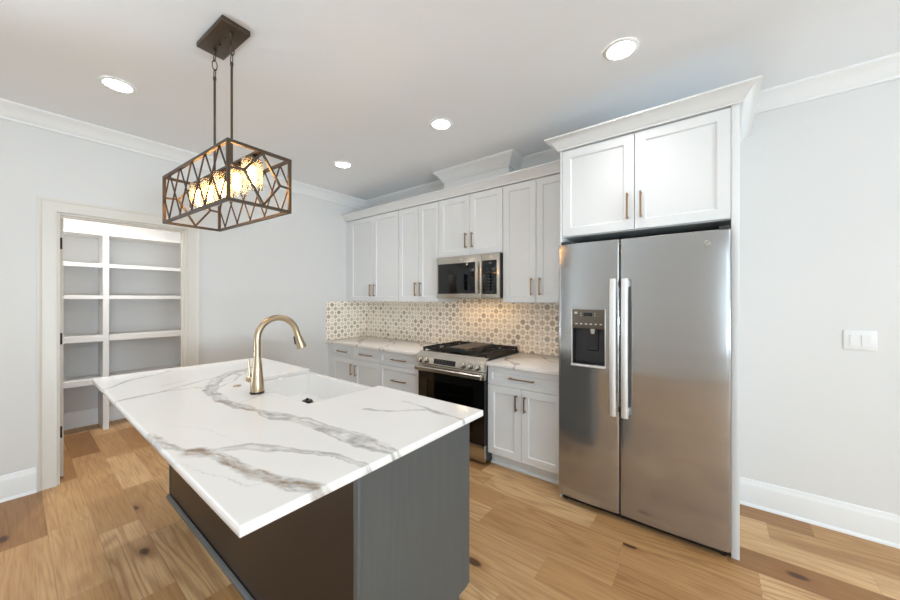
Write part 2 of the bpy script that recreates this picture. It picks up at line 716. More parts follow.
opx = [(-5.75, -4.25, .20, 2.45), (-4.05, -2.55, .20, 2.45)]
opy = [(4.6, 6.6, .10, 2.45), (7.4, 9.4, .10, 2.45)]
struct('wall_right', wall_x(RX, RX + .12, opx, RY, 0), M['wall'])
struct('wall_front', wall_y(RY - .12, RY, opy, -.12, RX + .12), M['wall'])
k = 0
for (a, b, c, d) in opx:
    k += 1
    bm = bmesh.new()
    for (y0, y1, z0, z1) in ((a, a + .06, c, d), (b - .06, b, c, d), (a + .06, b - .06, c, c + .06), (a + .06, b - .06, d - .06, d),
                             ((a + b) / 2 - .02, (a + b) / 2 + .02, c + .06, d - .06), (a + .06, (a + b) / 2 - .02, 1.6, 1.64), ((a + b) / 2 + .02, b - .06, 1.6, 1.64)):
        box(bm, RX + .03, RX + .09, y0, y1, z0, z1)
    w = struct('window_%d' % k, bm, M['trim'])
    obj('pane', B(RX + .058, RX + .062, a + .06, b - .06, c + .06, d - .06), M['window_glass'], w)
for (a, b, c, d) in opy:
    k += 1
    bm = bmesh.new()
    for (x0, x1, z0, z1) in ((a, a + .06, c, d), (b - .06, b, c, d), (a + .06, b - .06, c, c + .06), (a + .06, b - .06, d - .06, d),
                             ((a + b) / 2 - .02, (a + b) / 2 + .02, c + .06, d - .06)):
        box(bm, x0, x1, RY - .09, RY - .03, z0, z1)
    w = struct('window_%d' % k, bm, M['trim'])
    obj('pane', B(a + .06, b - .06, RY - .062, RY - .058, c + .06, d - .06), M['window_glass'], w)

a, b, c, d = -5.5, -4.2, .2, 2.45  # unseen left window, made up to let the added ceiling lamp in
bm = bmesh.new()
for (y0, y1, z0, z1) in ((a, a + .06, c, d), (b - .06, b, c, d), (a + .06, b - .06, c, c + .06), (a + .06, b - .06, d - .06, d), (a + .06, b - .06, 1.6, 1.64)):
    box(bm, -.09, -.03, y0, y1, z0, z1)
w = struct('window_%d' % (k + 1), bm, M['trim'])
obj('pane', B(-.062, -.058, a + .06, b - .06, c + .06, d - .06), M['window_glass'], w)

# pantry shell
struct('wall_pantry_back', B(-1.72, -1.6, -3.3, -1.3, 0, H), M['pantry_wall'])
struct('wall_pantry_left', B(-1.6, -.12, -3.42, -3.3, 0, H), M['pantry_wall'])
struct('wall_pantry_right', B(-1.6, -.12, -1.3, -1.18, 0, H), M['pantry_wall'])

# crown moulding round the room and round the boxed vent chase over the microwave
cr = [(0, H), (.085, H), (.085, H - .012), (.076, H - .022), (.064, H - .03), (.046, H - .048), (.03, H - .07), (.02, H - .088), (.012, H - .096), (.012, H - .112), (0, H - .112)]
CX0, CX1, CYF = 1.585, 2.368, -.215
struct('trim_1', sweep(bmesh.new(), [(0, RY), (0, 0), (CX0, 0), (CX0, CYF), (CX1, CYF), (CX1, 0), (RX, 0), (RX, RY)], cr), M['trim'])

# baseboards
bbp = [(0, 0), (.016, 0), (.016, .135), (.013, .150), (.009, .158), (.009, .166), (.006, .174), (0, .176)]
shoe = [(.016, 0), (.030, 0), (.029, .008), (.025, .014), (.016, .018)]
def baseboard(name, path):
    o = struct(name, sweep(bmesh.new(), path, bbp), M['trim'])
    obj('shoe_moulding', sweep(bmesh.new(), path, shoe), M['trim'], o)
baseboard('baseboard_left', [(0, RY), (0, -2.982)])
baseboard('baseboard_passage', [(0, -1.988), (0, -.64)])
baseboard('baseboard_back', [(4.008, 0), (RX, 0), (RX, RY)])
baseboard('baseboard_pantry', [(-.12, -3.3), (-1.6, -3.3), (-1.6, -2.497)])
baseboard('baseboard_pantry_corner', [(-1.6, -2.449), (-1.6, -1.3), (-.12, -1.3)])

# casing of the pantry doorway
def casing_prof():
    return [(0, 0), (.019, 0), (.019, .010), (.016, .016), (.016, .072), (.021, .078), (.024, .088), (.024, .096), (0, .096)]
bm = bmesh.new()
pr = casing_prof()
path = [(PY0, 0), (PY0, PZ), (PY1, PZ), (PY1, 0)]
outd = [(-1, 0), (-1, 1), (1, 1), (1, 0)]
rings = []
for (y, z), (oy, oz) in zip(path, outd):
    rings.append([bm.verts.new((x, y + oy * q, z + oz * q)) for x, q in pr])
n = len(pr)
for a, b in zip(rings, rings[1:]):
    for j in range(n):
        bm.faces.new((a[j], a[(j + 1) % n], b[(j + 1) % n], b[j]))
bm.faces.new(rings[0])
bm.faces.new(rings[-1][::-1])
struct('trim_2', bm, M['casing'])
# jamb lining with its stop
bm = bmesh.new()
box(bm, -.118, -.001, PY0, PY0 + .016, 0, PZ - .016)
box(bm, -.118, -.001, PY1 - .016, PY1, 0, PZ - .016)
box(bm, -.118, -.001, PY0, PY1, PZ - .016, PZ)
box(bm, -.07, -.03, PY1 - .028, PY1 - .016, 0, PZ - .028)
box(bm, -.07, -.03, PY0 + .016, PY1 - .016, PZ - .028, PZ - .016)
struct('trim_3', bm, M['casing'])

# pantry door, swung fully into the pantry: its hinge edge shows beside the jamb
dr = struct('door_1', B(-.885, -.125, -2.881, -2.844, .012, 2.035, .0015), M['casing'])
for z in (1.835, 1.091, .363):
    bm = bmesh.new()
    box(bm, -.125, -.1225, -2.876, -2.850, z - .045, z + .045, .0008)
    tube(bm, [(-.119, -2.862 - .012, z - .045), (-.119, -2.862 - .012, z + .045)], .005, 10)
    obj('hinge', bm, M['hinge'], dr)

# ================================================================== PANTRY SHELVES
sh = thing('pantry_shelving', (-1.42, -2.47, 0), 'white built-in pantry shelves with one upright divider, seen through the doorway', 'shelves')
obj('divider', B(-1.598, -1.25, -2.496, -2.450, 0, 2.08), M['shelf'], sh)
for i, (z, t) in enumerate(((2.104, .024), (1.778, .042), (1.44, .040), (1.009, .058), (.555, .055))):
    if i == 0:
        obj('top_shelf', B(-1.598, -1.25, -3.298, -1.302, z - t, z), M['shelf'], sh)
        continue
    for (a, b) in ((-3.298, -2.497), (-2.449, -1.302)):
        bm = bmesh.new()
        box(bm, -1.598, -1.27, a, b, z - .02, z)
        box(bm, -1.27, -1.25, a, b, z - t, z)
        obj('shelf', bm, M['shelf'], sh)

# ================================================================== CEILING DOWNLIGHTS
def downlight(x, y, label):
    t = thing('recessed_light', (x, y, H), label, 'ceiling light', 'recessed ceiling lights')
    bm = bmesh.new()
    lathe(bm, [(.066, -.001), (.066, -.004), (.072, -.008), (.082, -.006), (.088, -.001)], (x, y, H), 40)
    obj('trim_ring', bm, M['trim'], t)
    bm = bmesh.new()
    lathe(bm, [(0, -.0015), (.066, -.0015), (.066, -.0035), (0, -.0035)], (x, y, H), 40)
    obj('lens', bm, M['lens'], t)
    sd = bpy.data.lights.new('downlight', 'SPOT')
    sd.energy = P_SPOT
    sd.spot_size = math.radians(108)
    sd.spot_blend = 1.0
    sd.shadow_soft_size = .06
    sd.color = (1.0, .98, .95)
    so = bpy.data.objects.new('lamp', sd)
    C.objects.link(so)
    so.parent = t
    so.location = (0, 0, -.012)
    return t
downlight(.907, -2.677, 'lit round recessed light left of the hanging fixture, nearest the pantry door')
downlight(.922, -1.028, 'smallest lit recessed light, in the ceiling above the far left corner')
downlight(2.219, -1.039, 'lit recessed light in the ceiling in front of the microwave cabinets')
downlight(3.497, -1.048, 'largest lit recessed light, in the ceiling in front of the refrigerator cabinet')
for i_, (x_, y_) in enumerate(((4.80, -1.05), (4.95, -2.68), (.91, -4.35), (2.22, -4.35), (3.50, -4.35), (4.80, -4.35), (6.3, -1.05), (6.3, -2.68), (6.3, -4.35))):  # unseen downlights added for more light from above
    downlight(x_, y_, 'added recessed light behind or right of the camera, unseen, to brighten the room')
pl = downlight(-.70, -2.6, 'round recessed light in the pantry ceiling, hidden behind the doorway head')
pd = bpy.data.lights.new('pantry_lamp', 'AREA')
pd.shape = 'DISK'
pd.size = .13
pd.energy = P_PAN
pd.color = (1, .96, .91)
po = bpy.data.objects.new('lamp', pd)
C.objects.link(po)
po.parent = pl
po.location = (0, 0, -.012)

# ================================================================== BACKSPLASH AND PERIMETER COUNTERS
ZC = .873
XR0, XR1, XF = 1.620, 2.381, 3.031
bm = bmesh.new()
box(bm, .012, XF, -.011, -.001, ZC, 1.366)
box(bm, 1.625, 2.376, -.011, -.001, 1.366, 1.408)
box(bm, .001, .011, -.64, -.001, ZC, 1.366)
o = obj('tiled_backsplash', bm, M['tile'])
tag(o, 'cream and grey-brown medallion patterned tile backsplash above the counters', 'backsplash')

for (a, b, lab) in ((.001, XR0 - .001, 'veined stone counter left of the range, running into the corner'),
                    (XR1 + .001, XF, 'short veined stone counter between the range and the refrigerator')):
    bm = B(a, b, -.648, -.012 if a > 1 else -.012, ZC - .03, ZC, .002)
    if a < 1:
        bm.free()
        bm = B(.012, b, -.648, -.012, ZC - .03, ZC, .002)
    o = obj('countertop', bm, M['quartz2'])
    tag(o, lab, 'countertop', 'kitchen wall countertops')

# ================================================================== BASE CABINETS
BF = -.618            # face of the doors
TK = -.548            # toe kick
G = .002
def base_body(t, x0, x1):
    obj('body', B(x0 + .003, x1 - .003, BF + .021, -.012, .10, ZC - .031), M['cabinet'], t)
    obj('toe_kick', B(x0, x1, TK, TK + .02, 0, .10), M['cabinet'], t)
    obj('shoe_moulding', prism_x(bmesh.new(), [(TK, 0), (TK - .014, 0), (TK - .013, .008), (TK - .008, .015), (TK, .018)], x0, x1), M['cabinet'], t)

def door(t, x0, x1, z0, z1, yf, hx, hz, hl=.13, **kw):
    d = obj('door', shaker(x0 + G, x1 - G, z0 + G, z1 - G, yf, **kw), M['cabinet'], t)
    obj('handle', pull(hx, hz, yf, hl, True), M['bronze'], d)
    return d

def drawer(t, x0, x1, z0, z1, yf, hl, hx=None):
    d = obj('drawer', shaker(x0 + G, x1 - G, z0 + G, z1 - G, yf, fr=.042), M['cabinet'], t)
    obj('handle', pull((x0 + x1) / 2 if hx is None else hx, (z0 + z1) / 2, yf, hl, False), M['bronze'], d)

gb = 'white base cabinets along the back wall'
t = thing('base_cabinet', (.5, -.3, 0), 'white base cabinet with two drawers over two doors, in the far left corner', 'cabinet', gb)
base_body(t, .001, 1.0)
obj('filler', B(.001, .11, BF + .012, BF + .0205, .10, ZC - .035), M['cabinet'], t)
drawer(t, .10, .55, .690, .838, BF, .20)
drawer(t, .55, 1.0, .690, .838, BF, .22)
door(t, .10, .55, .105, .690, BF, .508, .565)
door(t, .55, 1.0, .105, .690, BF, .592, .565)
t = thing('base_cabinet', (1.31, -.3, 0), 'white three-drawer base cabinet left of the range', 'cabinet', gb)
base_body(t, 1.001, XR0 - .002)
drawer(t, 1.0, XR0 - .002, .690, .838, BF, .21)
drawer(t, 1.0, XR0 - .002, .400, .690, BF, .21)
drawer(t, 1.0, XR0 - .002, .105, .400, BF, .21)
t = thing('base_cabinet', (2.7, -.3, 0), 'white base cabinet with one wide drawer over two doors, right of the range', 'cabinet', gb)
base_body(t, XR1 + .002, XF - .001)
drawer(t, XR1 + .002, XF - .001, .686, .838, BF, .22, 2.70)
door(t, XR1 + .002, 2.692, .105, .686, BF, 2.654, .572)
door(t, 2.692, XF - .001, .105, .686, BF, 2.728, .572)

# ================================================================== UPPER CABINETS
UF = -.352
Z0, Z1 = 1.367, 2.426
gu = 'white upper cabinets over the counters'
def upper(x0, x1, z0, mid, label, d0=None, hz=1.506, hl=.15):
    t = thing('wall_cabinet', ((x0 + x1) / 2, -.17, z0), label, 'cabinet', gu)
    obj('body', B(x0 + .003, x1 - .003, UF + .021, -.001, z0, Z1), M['cabinet'], t)
    a = x0 if d0 is None else d0
    if d0 is not None:
        obj('filler', B(x0 + .001, d0 + .01, UF + .012, UF + .0205, z0, Z1), M['cabinet'], t)
    door(t, a + .001, mid, z0 + .002, Z1 - .003, UF, mid - .038, hz, hl)
    door(t, mid, x1 - .001, z0 + .002, Z1 - .003, UF, mid + .038, hz, hl)
upper(0, 1.017, Z0, .565, 'white upper cabinet with two doors in the far left corner', .103)
upper(1.017, 1.622, Z0, 1.334, 'white upper cabinet with two doors immediately left of the microwave')
upper(1.622, 2.379, 1.825, 2.012, 'short white two-door upper cabinet above the microwave', hz=1.972)
upper(2.379, XF, Z0, 2.70, 'white upper cabinet with two doors between microwave and refrigerator cabinet')

cp = [(0, 2.428), (.012, 2.428), (.012, 2.440), (.020, 2.446), (.030, 2.462), (.048, 2.482), (.060, 2.492), (.068, 2.496), (.068, 2.507), (0, 2.507)]
bm = sweep(bmesh.new(), [(.001, UF), (XF, UF)], cp)
box(bm, .001, XF, UF, UF + .02, 2.428, 2.507)
box(bm, .001, XF, UF + .02, -.001, 2.428, 2.44)
tag(obj('cabinet_crown', bm, M['cabinet']), 'long white crown moulding running along the tops of the upper cabinets', 'moulding')
# boxed vent chase from the cabinet tops to the ceiling
tag(obj('vent_chase', B(CX0 + .0005, CX1 - .0005, CYF + .0005, -.001, 2.4405, H - .001), M['trim']), 'white boxed chase with crown between the microwave cabinet and the ceiling', 'chase')

# ================================================================== MICROWAVE
t = thing('microwave', (2.0, -.2, 1.41), 'stainless over-the-range microwave with black window and keypad', 'microwave')
MX0, MX1, MY, MZ0, MZ1 = 1.633, 2.370, -.378, 1.410, 1.822
obj('body', B(MX0 + .002, MX1, MY + .001, -.012, MZ0, MZ1, .003), M['grey_side'], t)
MD = 2.180
yf = MY - .022
dm = obj('door', B(MX0, MD, yf, MY, MZ0 - .004, MZ1, .004), M['steel_range'], t)
obj('window', B(MX0 + .022, 2.122, yf - .0015, yf, 1.452, 1.752, .0006), M['black_gloss'], dm)
bm = bmesh.new()
box(bm, 2.130, 2.160, yf - .034, yf - .020, 1.446, 1.757, .006)
for z in (1.475, 1.725):
    box(bm, 2.136, 2.154, yf - .022, yf, z - .012, z + .012, .003)
obj('handle', bm, M['steel_range'], dm)
cpn = obj('control_panel', B(MD + .002, MX1, yf, MY, MZ0 - .004, MZ1, .004), M['steel_range'], t)
obj('keypad', B(2.190, 2.345, yf - .0015, yf, 1.446, 1.757, .0006), M['black_gloss'], cpn)
obj('display', B(2.215, 2.320, yf - .0025, yf - .0015, 1.693, 1.725), M['display'], cpn)
for r in range(7):
    for c in range(3):
        xx, zz = 2.228 + c * .040, 1.472 + r * .029
        obj('button', B(xx - .010, xx + .010, yf - .0023, yf - .0015, zz - .004, zz + .004), M['grey_side'], cpn)
bm = bmesh.new()
lathe(bm, [(0, 0), (.013, 0), (.013, .002), (.011, .003), (0, .003)], (1.94, yf, 1.778), 24, (0, -1, 0))
obj('badge', bm, M['mark'], dm)
obj('vent_grille', B(MX0 + .02, MX1 - .02, MY + .03, -.06, MZ0 - .001, MZ0), M['black'], t)
lampm = emit('warm_hood_lamp', (1.0, 0.66, 0.33, 1), 50.0)
for x in (1.86, 2.17):
    obj('cooktop_lamp', B(x - .035, x + .035, -.27, -.22, MZ0 - .0022, MZ0 - .0012), lampm, t)

# ================================================================== RANGE
t = thing('gas_range', (2.0, -.33, 0), 'stainless slide-in gas range with black oven door and cast-iron grates', 'range')
GX0, GX1 = 1.624, 2.378
bm = bmesh.new()
box(bm, GX0, GX0 + .02, -.62, -.03, .03, .876)
box(bm, GX1 - .02, GX1, -.62, -.03, .03, .876)
box(bm, GX0 + .02, GX1 - .02, -.06, -.03, .03, .876)
box(bm, GX0 + .02, GX1 - .02, -.62, -.06, .03, .17)
box(bm, GX0 + .02, GX1 - .02, -.62, -.06, .78, .876)
obj('body', bm, M['grey_side'], t)
bm = bmesh.new()
box(bm, GX0 + .022, GX1 - .022, -.075, -.062, .172, .778)
box(bm, GX0 + .021, GX0 + .026, -.61, -.075, .172, .778)
box(bm, GX1 - .026, GX1 - .021, -.61, -.075, .172, .778)
obj('oven_cavity', bm, M['oven_inside'], t)
for z in (.36, .52):
    bm = bmesh.new()
    for i in range(9):
        y = -.58 + i * .06
        bar(bm, (GX0 + .03, y, z), (GX1 - .03, y, z), .006, .006)
    for x in (GX0 + .03, 1.88, 2.12, GX1 - .03):
        bar(bm, (x, -.59, z - .004), (x, -.09, z - .004), .006, .006)
    obj('oven_rack', bm, M['steel_handle'], t)
obj('cooktop', B(GX0 - .0, GX1 + .0, -.632, -.02, .8765, .892, .003), M['iron'], t)
# slanted control panel
pa, pb = (-.632, .900), (-.682, .790)
bm = prism_x(bmesh.new(), [(-.60, .900), pa, (-.672, .842 + .008), pb, (-.672, .784), (-.625, .784), (-.625, .876), (-.60, .893)], GX0 - .004, GX1 + .004)
cpn = obj('control_panel', bm, M['steel_range'], t)
fn = Vector((0, pb[1] - (.850), -(pb[0] - (-.672)))).normalized()
fn = Vector((0, -.985, .17))
def on_panel(z):
    return -.672 + (-.682 + .672) * (.850 - z) / .06 if z < .85 else -.632 + (-.672 + .632) * (.900 - z) / .05
yk = on_panel(.838)
bm = bmesh.new()
prism_x(bm, [(on_panel(.846) - .002, .846), (on_panel(.80) - .002, .80), (on_panel(.80) + .004, .80), (on_panel(.846) + .004, .846)], 1.835, 2.085)
dp = obj('display', bm, M['black_gloss'], cpn)
for i in range(6):
    for j in range(2):
        x = 1.865 + i * .038
        z = .812 + j * .02
        obj('touch_key', B(x - .008, x + .008, on_panel(z) - .0035, on_panel(z) - .001, z - .003, z + .003), M['grey_side'], cpn)
for x in (1.668, 1.735, 2.165, 2.24, 2.315):
    bm = bmesh.new()
    zz = .822
    lathe(bm, [(0, 0), (.026, 0), (.026, .008), (.021, .010), (.021, .032), (.018, .036), (0, .036)], (x, on_panel(zz), zz), 28, fn)
    kb = obj('knob', bm, M['steel_range'], t)
    bm = bmesh.new()
    lathe(bm, [(.0265, -.001), (.029, -.001), (.029, .004), (.0265, .004)], (x, on_panel(zz), zz), 28, fn)
    obj('knob_bezel', bm, M['black'], kb)
# oven door
bm = bmesh.new()
y0, y1 = -.662, -.624
box(bm, GX0, GX0 + .11, y0, y1, .172, .715)
box(bm, GX1 - .11, GX1, y0, y1, .172, .715)
box(bm, GX0 + .11, GX1 - .11, y0, y1, .172, .26)
box(bm, GX0 + .11, GX1 - .11, y0, y1, .64, .715)
od = obj('oven_door', bm, M['black_gloss'], t)
obj('top_band', B(GX0, GX1, y0 - .002, y1, .7155, .778, .002), M['steel_range'], od)
obj('window', B(GX0 + .11, GX1 - .11, y0 + .004, y0 + .010, .26, .64), M['oven_glass'], od)
bm = bmesh.new()
prof = [(-.722, .732), (-.722, .758), (-.714, .766), (-.702, .766), (-.698, .758), (-.698, .734), (-.704, .727), (-.716, .727)]
prism_x(bm, prof, GX0 + .005, GX1 - .005)
for x in (GX0 + .03, GX1 - .03):
    box(bm, x - .016, x + .016, -.70, y0 - .002, .733, .760, .003)
obj('handle', bm, M['steel_range'], od)
obj('bottom_drawer', B(GX0, GX1, -.662, -.624, .027, .166, .004), M['steel_range'], t)
obj('kick_plate', B(GX0 + .01, GX1 - .01, -.60, -.58, .004, .030), M['black'], t)
for x in (GX0 + .04, GX1 - .04):
    for y in (-.58, -.08):
        bm = bmesh.new()
        lathe(bm, [(0, 0), (.016, 0), (.016, .012), (.009, .014), (.009, .031), (0, .031)], (x, y, 0), 16)
        obj('foot', bm, M['black'], t)
# burners, grates and griddle
for (x, y, r) in ((1.75, -.48, .045), (1.75, -.18, .038), (2.25, -.48, .050), (2.25, -.18, .035), (2.0, -.33, .05)):
    bm = bmesh.new()
    lathe(bm, [(0, .0165), (r * .8, .0165), (r, .012), (r, .004), (r * 1.25, 0), (0, 0)], (x, y, .8925), 24)
    obj('burner', bm, M['iron'], t)
def grate(x0, x1, y0, y1):
    bm = bmesh.new()
    zt, zb, w = .934, .914, .011
    for x in (x0 + w / 2, x1 - w / 2):
        box(bm, x - w / 2, x + w / 2, y0, y1, zb, zt, .002)
    for y in (y0 + w / 2, (y0 + y1) / 2, y1 - w / 2):
        box(bm, x0 + w, x1 - w, y - w / 2, y + w / 2, zb, zt, .002)
    for yc in ((y0 * 3 + y1) / 4, (y0 + y1 * 3) / 4):
        xc = (x0 + x1) / 2
        for q in range(8):
            a = q * PI / 4
            L1 = min(abs((x1 - x0) / 2 / math.cos(a)) if abs(math.cos(a)) > .01 else 9, abs((y1 - y0) / 4 / math.sin(a)) if abs(math.sin(a)) > .01 else 9)
            bar(bm, (xc + .03 * math.cos(a), yc + .03 * math.sin(a), zt - .007), (xc + (L1 - .008) * math.cos(a), yc + (L1 - .008) * math.sin(a), zt - .007), .009, .014)
    for x in (x0 + .008, x1 - .008):
        for y in (y0 + .008, y1 - .008):
            box(bm, x - .008, x + .008, y - .008, y + .008, .8925, zb)
    return bm
gy0, gy1 = -.606, -.036
obj('grate', grate(GX0 + .012, 1.872, gy0, gy1), M['iron'], t)
obj('grate', grate(2.130, GX1 - .012, gy0, gy1), M['iron'], t)
obj('grate', grate(1.876, 2.126, gy0, gy1), M['iron'], t)
bm = bmesh.new()
box(bm, 1.888, 2.114, gy0 + .03, gy1 - .03, .9345, .942, .003)
box(bm, 1.895, 2.107, gy0 + .03, gy0 + .04, .942, .950, .002)
obj('griddle', bm, M['griddle'], t)

# ================================================================== REFRIGERATOR AND ITS SURROUND
PF = -.695
ZT = 2.448
tag(obj('refrigerator_side_panel', B(3.0325, 3.046, PF, -.001, 0, ZT, .001), M['cabinet']), 'thin tall white panel along the left side of the refrigerator', 'panel', 'refrigerator side panels')
tag(obj('refrigerator_side_panel', B(3.972, 4.007, PF, -.001, 0, ZT, .001), M['cabinet']), 'thick tall white panel along the right side of the refrigerator', 'panel', 'refrigerator side panels')
t = thing('wall_cabinet', (3.509, -.35, 1.836), 'deep white two-door cabinet with crown above the refrigerator', 'cabinet')
obj('body', B(3.0465, 3.9715, PF + .022, -.001, 1.836, ZT), M['cabinet'], t)
door(t, 3.047, 3.504, 1.838, 2.443, PF - .001, 3.466, 1.985, .165)
door(t, 3.504, 3.9715, 1.838, 2.443, PF - .001, 3.541, 1.985, .165)
cp2 = [(0, ZT), (.014, ZT), (.014, ZT + .010), (.022, ZT + .014), (.030, ZT + .028), (.048, ZT + .050), (.066, ZT + .062), (.078, ZT + .066), (.084, ZT + .068), (.084, ZT + .078), (0, ZT + .078)]
bm = sweep(bmesh.new(), [(3.0325, -.43), (3.0325, PF), (4.007, PF), (4.007, -.001)], cp2)
box(bm, 3.0335, 4.006, PF + .001, -.001, ZT + .001, ZT + .076)
obj('crown_moulding', bm, M['cabinet'], t)

t = thing('refrigerator', (3.5, -.37, 0), 'stainless side-by-side refrigerator with ice and water dispenser', 'refrigerator')
obj('case', B(3.056, 3.955, -.690, -.03, .03, 1.752), M['grey_side'], t)
FY = -.748
def fridge_door(x0, x1, z0, z1, hole=None, side='r'):
    """door with a slightly bowed front and rounded vertical edges; hole = x0,x1,z0,z1 left open"""
    bm = bmesh.new()
    yb = -.698
    xs = [x0 + .0 + d for d in (0, .002, .005, .010)] + list(np.linspace(x0 + .02, x1 - .02, 25)) + [x1 - d for d in (.010, .005, .002, 0)]
    zs = [z0, z0 + .004] + list(np.linspace(z0 + .03, z1 - .03, 15)) + [z1 - .004, z1]
    if hole:
        xs = sorted([x for x in xs if min(abs(x - hole[0]), abs(x - hole[1])) > .006] + [hole[0], hole[1]])
        zs = sorted([z for z in zs if min(abs(z - hole[2]), abs(z - hole[3])) > .012] + [hole[2], hole[3]])
    xc, hw = (x0 + x1) / 2, (x1 - x0) / 2
    def yy(x, z):
        u = (x - xc) / hw
        y = FY + .009 * u * u
        e = min(x - x0, x1 - x)
        if e < .008:
            y += .005 * (1 - e / .008) ** 2
        if min(z - z0, z1 - z) < .003:
            y += .004
        return y
    g = [[bm.verts.new((x, yy(x, z), z)) for z in zs] for x in xs]
    for i in range(len(xs) - 1):
        for j in range(len(zs) - 1):
            if hole and hole[0] - 1e-6 <= xs[i] and xs[i + 1] <= hole[1] + 1e-6 and hole[2] - 1e-6 <= zs[j] and zs[j + 1] <= hole[3] + 1e-6:
                continue
            bm.faces.new((g[i][j], g[i + 1][j], g[i + 1][j + 1], g[i][j + 1]))
    rim = [g[i][0] for i in range(len(xs))] + [g[-1][j] for j in range(1, len(zs))] + [g[i][-1] for i in range(len(xs) - 2, -1, -1)] + [g[0][j] for j in range(len(zs) - 2, 0, -1)]
    back = [bm.verts.new((v.co.x, yb, v.co.z)) for v in rim]
    n = len(rim)
    for j in range(n):
        bm.faces.new((rim[j], rim[(j + 1) % n], back[(j + 1) % n], back[j]))
    if not hole:
        bm.faces.new(back[::-1])
    return bm
DH = (3.136, 3.342, .968, 1.332)
fd = obj('freezer_door', fridge_door(3.037, 3.425, .045, 1.778, DH), M['steel'], t)
rd = obj('refrigerator_door', fridge_door(3.432, 3.970, .045, 1.778), M['steel'], t)
def fridge_handle(x, p):
    bm = bmesh.new()
    zs = np.linspace(.672, 1.528, 17)
    prev = None
    for z in zs:
        q = abs((z - 1.1) / .43)
        y = -.806 + .012 * q ** 3
        ring = [bm.verts.new((x + dx, y + dy, z)) for dx, dy in ((-.019, .006), (-.016, 0), (-.008, -.004), (.008, -.004), (.016, 0), (.019, .006), (.019, .016), (-.019, .016))]
        if prev:
            for j in range(8):
                bm.faces.new((prev[j], prev[(j + 1) % 8], ring[(j + 1) % 8], ring[j]))
        else:
            bm.faces.new(ring[::-1])
        prev = ring
    bm.faces.new(prev)
    for z in (.70, 1.50):
        box(bm, x - .014, x + .014, -.795, -.737, z - .022, z + .022, .003)
    return obj('handle', bm, M['steel_handle'], p)
fridge_handle(3.400, fd)
fridge_handle(3.466, rd)
# dispenser in the freezer door
bm = bmesh.new()
a, b, z0, z1 = DH
yfr, ybk = -.741, -.668
zc = 1.205
box(bm, a, b, ybk - .003, ybk, z0, zc)
box(bm, a, a + .003, yfr + .002, ybk - .003, z0, zc)
box(bm, b - .003, b, yfr + .002, ybk - .003, z0, zc)
box(bm, a + .003, b - .003, yfr + .002, ybk - .003, z0, z0 + .004)
obj('dispenser_cavity', bm, M['black'], fd)
obj('dispenser_panel', B(a, b, -.752, -.690, zc, z1, .004), M['taupe'], fd)
bm = bmesh.new()
box(bm, a - .007, a, -.750, -.739, z0 - .006, z1 + .004, .002)
box(bm, b, b + .007, -.750, -.739, z0 - .006, z1 + .004, .002)
box(bm, a - .007, b + .007, -.764, -.739, z0 - .016, z0 - .002, .004)
obj('dispenser_bezel', bm, M['steel_handle'], fd)
obj('dispenser_display', B(a + .075, b - .075, -.7535, -.752, 1.288, 1.312), M['display'], fd)
bm = bmesh.new()
for i in range(6):
    box(bm, a + .022 + i * .031, a + .036 + i * .031, -.7535, -.752, 1.232, 1.240)
box(bm, a + .016, a + .034, -.7535, -.752, 1.302, 1.316)
for zz in (1.288, 1.304):
    box(bm, a + .056, a + .062, -.7535, -.752, zz, zz + .006)
    box(bm, b - .062, b - .056, -.7535, -.752, zz, zz + .006)
obj('dispenser_markings', bm, M['mark'], fd)
bm = bmesh.new()
prism_x(bm, [(-.712, 1.205), (-.690, 1.205), (-.676, 1.06), (-.684, 1.05), (-.700, 1.06)], 3.215, 3.290)
obj('dispenser_paddle', bm, M['grey_side'], fd)
bm = bmesh.new()
lathe(bm, [(0, 0), (.016, 0), (.013, .03), (.010, .034), (0, .034)], (3.262, -.722, 1.204), 20, (0, 0, -1))
obj('dispenser_nozzle', bm, M['steel_handle'], fd)
# round emblem on the right door
bm = bmesh.new()
lathe(bm, [(.0, 0), (.016, 0), (.016, .0025), (.0145, .0035), (.0135, .0025), (0, .0025)], (3.868, -.7425, 1.708), 28, (0, -1, 0))
bd = obj('emblem', bm, M['steel_range'], rd)
bm = bmesh.new()
for c, s in ((-.005, 1), (.005, 1)):
    pts = []
    for i in range(15):
        a2 = .4 + i / 14 * 5.0
        pts.append((3.868 + c + .0042 * math.cos(a2), -.7458, 1.708 + .0075 * math.sin(a2)))
    tube(bm, pts, .0008, 6)
obj('emblem_letters', bm, M['grey_side'], rd)
obj('kick_grille', B(3.06, 3.955, -.71, -.695, .012, .043, .003), M['black'], t)
for x in (3.075, 3.938):
    bm = bmesh.new()
    lathe(bm, [(0, 0), (.017, 0), (.017, .012), (.010, .014), (.010, .034), (0, .034)], (x, -.685, 0), 16)
    obj('foot', bm, M['black'], t)
    bm = bmesh.new()
    box(bm, x - .02, x + .025, -.74, -.60, 1.779, 1.797, .004)
    obj('hinge_cover', bm, M['grey_side'], t)

# ================================================================== LIGHT SWITCH
t = thing('light_switch', (4.579, -.003, 1.157), 'white two-rocker light switch plate on the wall right of the refrigerator', 'light switch')
obj('plate', B(4.513, 4.645, -.0065, -.0005, 1.098, 1.216, .003), M['switch'], t)
for x in (4.556, 4.602):
    bm = bmesh.new()
    prism_x(bm, [(-.0065, 1.124), (-.0085, 1.124), (-.0115, 1.19), (-.0065, 1.19)], x - .0165, x + .0165)
    obj('rocker', bm, M['switch'], t)

